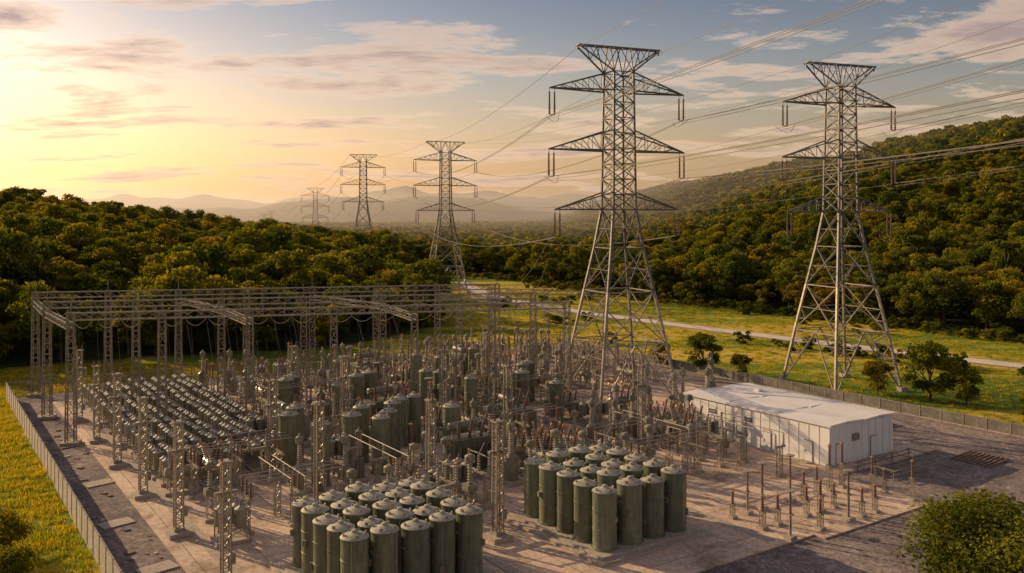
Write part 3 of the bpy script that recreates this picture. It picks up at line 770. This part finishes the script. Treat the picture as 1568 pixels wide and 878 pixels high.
for p,q0,q1 in ((2.6,-1,84),(23,-3,60),(-14.3,10,84)):
    q=q0
    while q<q1: x,y,_=Yd(p,q+.45); ct.box((x,y,.13),(.9,.86,.05),'conc2',ROT); q+=.9
ct.obj('cable_trench_covers')

# ------------------------------------------------------------ haze volume over the far valley
hz=MB(); hz.box((0,4400,45),(12000,8000,130),'dark'); m,nt,N,L=nt_new('valley_haze')
vs_=N.new('ShaderNodeVolumeScatter'); vs_.inputs['Color'].default_value=(1,.90,.80,1); vs_.inputs['Density'].default_value=.00028; vs_.inputs['Anisotropy'].default_value=.45
o=N.new('ShaderNodeOutputMaterial'); L.new(vs_.outputs[0],o.inputs['Volume']); M['haze']=m
hz.mats=['haze']; hz.obj('valley_haze')

# ------------------------------------------------------------ light, sky
ld=bpy.data.lights.new('sun','SUN'); ld.energy=5; ld.angle=math.radians(.5); ld.color=(1,.71,.39)
lo=bpy.data.objects.new('sun',ld); COL.objects.link(lo); lo.rotation_euler=sdir.to_track_quat('Z','Y').to_euler()
wd=bpy.data.worlds.new('World'); scene.world=wd; wd.use_nodes=True; nt=wd.node_tree; N=nt.nodes; L=nt.links
for n in list(N): N.remove(n)
sky=N.new('ShaderNodeTexSky'); sky.sky_type='NISHITA'; sky.sun_disc=False; sky.sun_elevation=SUN_EL; sky.sun_rotation=SUN_AZ%(2*math.pi)
sky.dust_density=2.5; sky.air_density=1.1; sky.ozone_density=1
tc=N.new('ShaderNodeTexCoord'); sp=N.new('ShaderNodeSeparateXYZ'); L.new(tc.outputs['Generated'],sp.inputs[0])
rp=ramp(N,[(0,(1.28,.84,.58)),(.08,(1.15,.82,.62)),(.15,(.90,.74,.68)),(.24,(.58,.55,.60)),(1,(.6,.56,.62))]); L.new(sp.outputs[2],rp.inputs[0])
base=mixc(N,L,1.0,sky.outputs[0],rp.outputs[0],'MULTIPLY')
zz=math_(N,L,'ADD',math_(N,L,'MAXIMUM',sp.outputs[2],0.0),.10)
cb=N.new('ShaderNodeCombineXYZ'); L.new(math_(N,L,'DIVIDE',sp.outputs[0],zz),cb.inputs[0]); L.new(math_(N,L,'DIVIDE',sp.outputs[1],zz),cb.inputs[1])
mp=N.new('ShaderNodeMapping'); mp.inputs['Scale'].default_value=(.6,1.0,1); mp.inputs['Rotation'].default_value=(0,0,.12); mp.inputs['Location'].default_value=(3.1,1.4,0); L.new(cb.outputs[0],mp.inputs[0])
cn=noise(N,L,mp.outputs[0],1.5,10,.64,.25)
cf=ramp(N,[(.50,(0,0,0)),(.55,(.6,.6,.6)),(.64,(1,1,1))]); L.new(cn,cf.inputs[0])
cc_=ramp(N,[(.50,(9.2,6.7,4.7)),(.57,(6.6,4.5,3.3)),(.65,(3.5,2.6,2.4))]); L.new(cn,cc_.inputs[0])
out=mixc(N,L,math_(N,L,'MULTIPLY',cf.outputs[0],.85),base,cc_.outputs[0])
bg=N.new('ShaderNodeBackground'); bg.inputs['Strength'].default_value=.125; L.new(out,bg.inputs[0])
wo=N.new('ShaderNodeOutputWorld'); L.new(bg.outputs[0],wo.inputs[0])

# ------------------------------------------------------------ camera
cd=bpy.data.cameras.new('camera'); cd.lens=31.18; cd.sensor_width=36; cd.shift_y=-.0695; cd.clip_end=20000; cd.clip_start=.5
co=bpy.data.objects.new('camera',cd); COL.objects.link(co); co.location=(0,0,26); co.rotation_euler=(math.radians(90),0,0); scene.camera=co
print('tris ok', len(P1),len(P2),len(G),len(P3),len(bpy.data.objects))
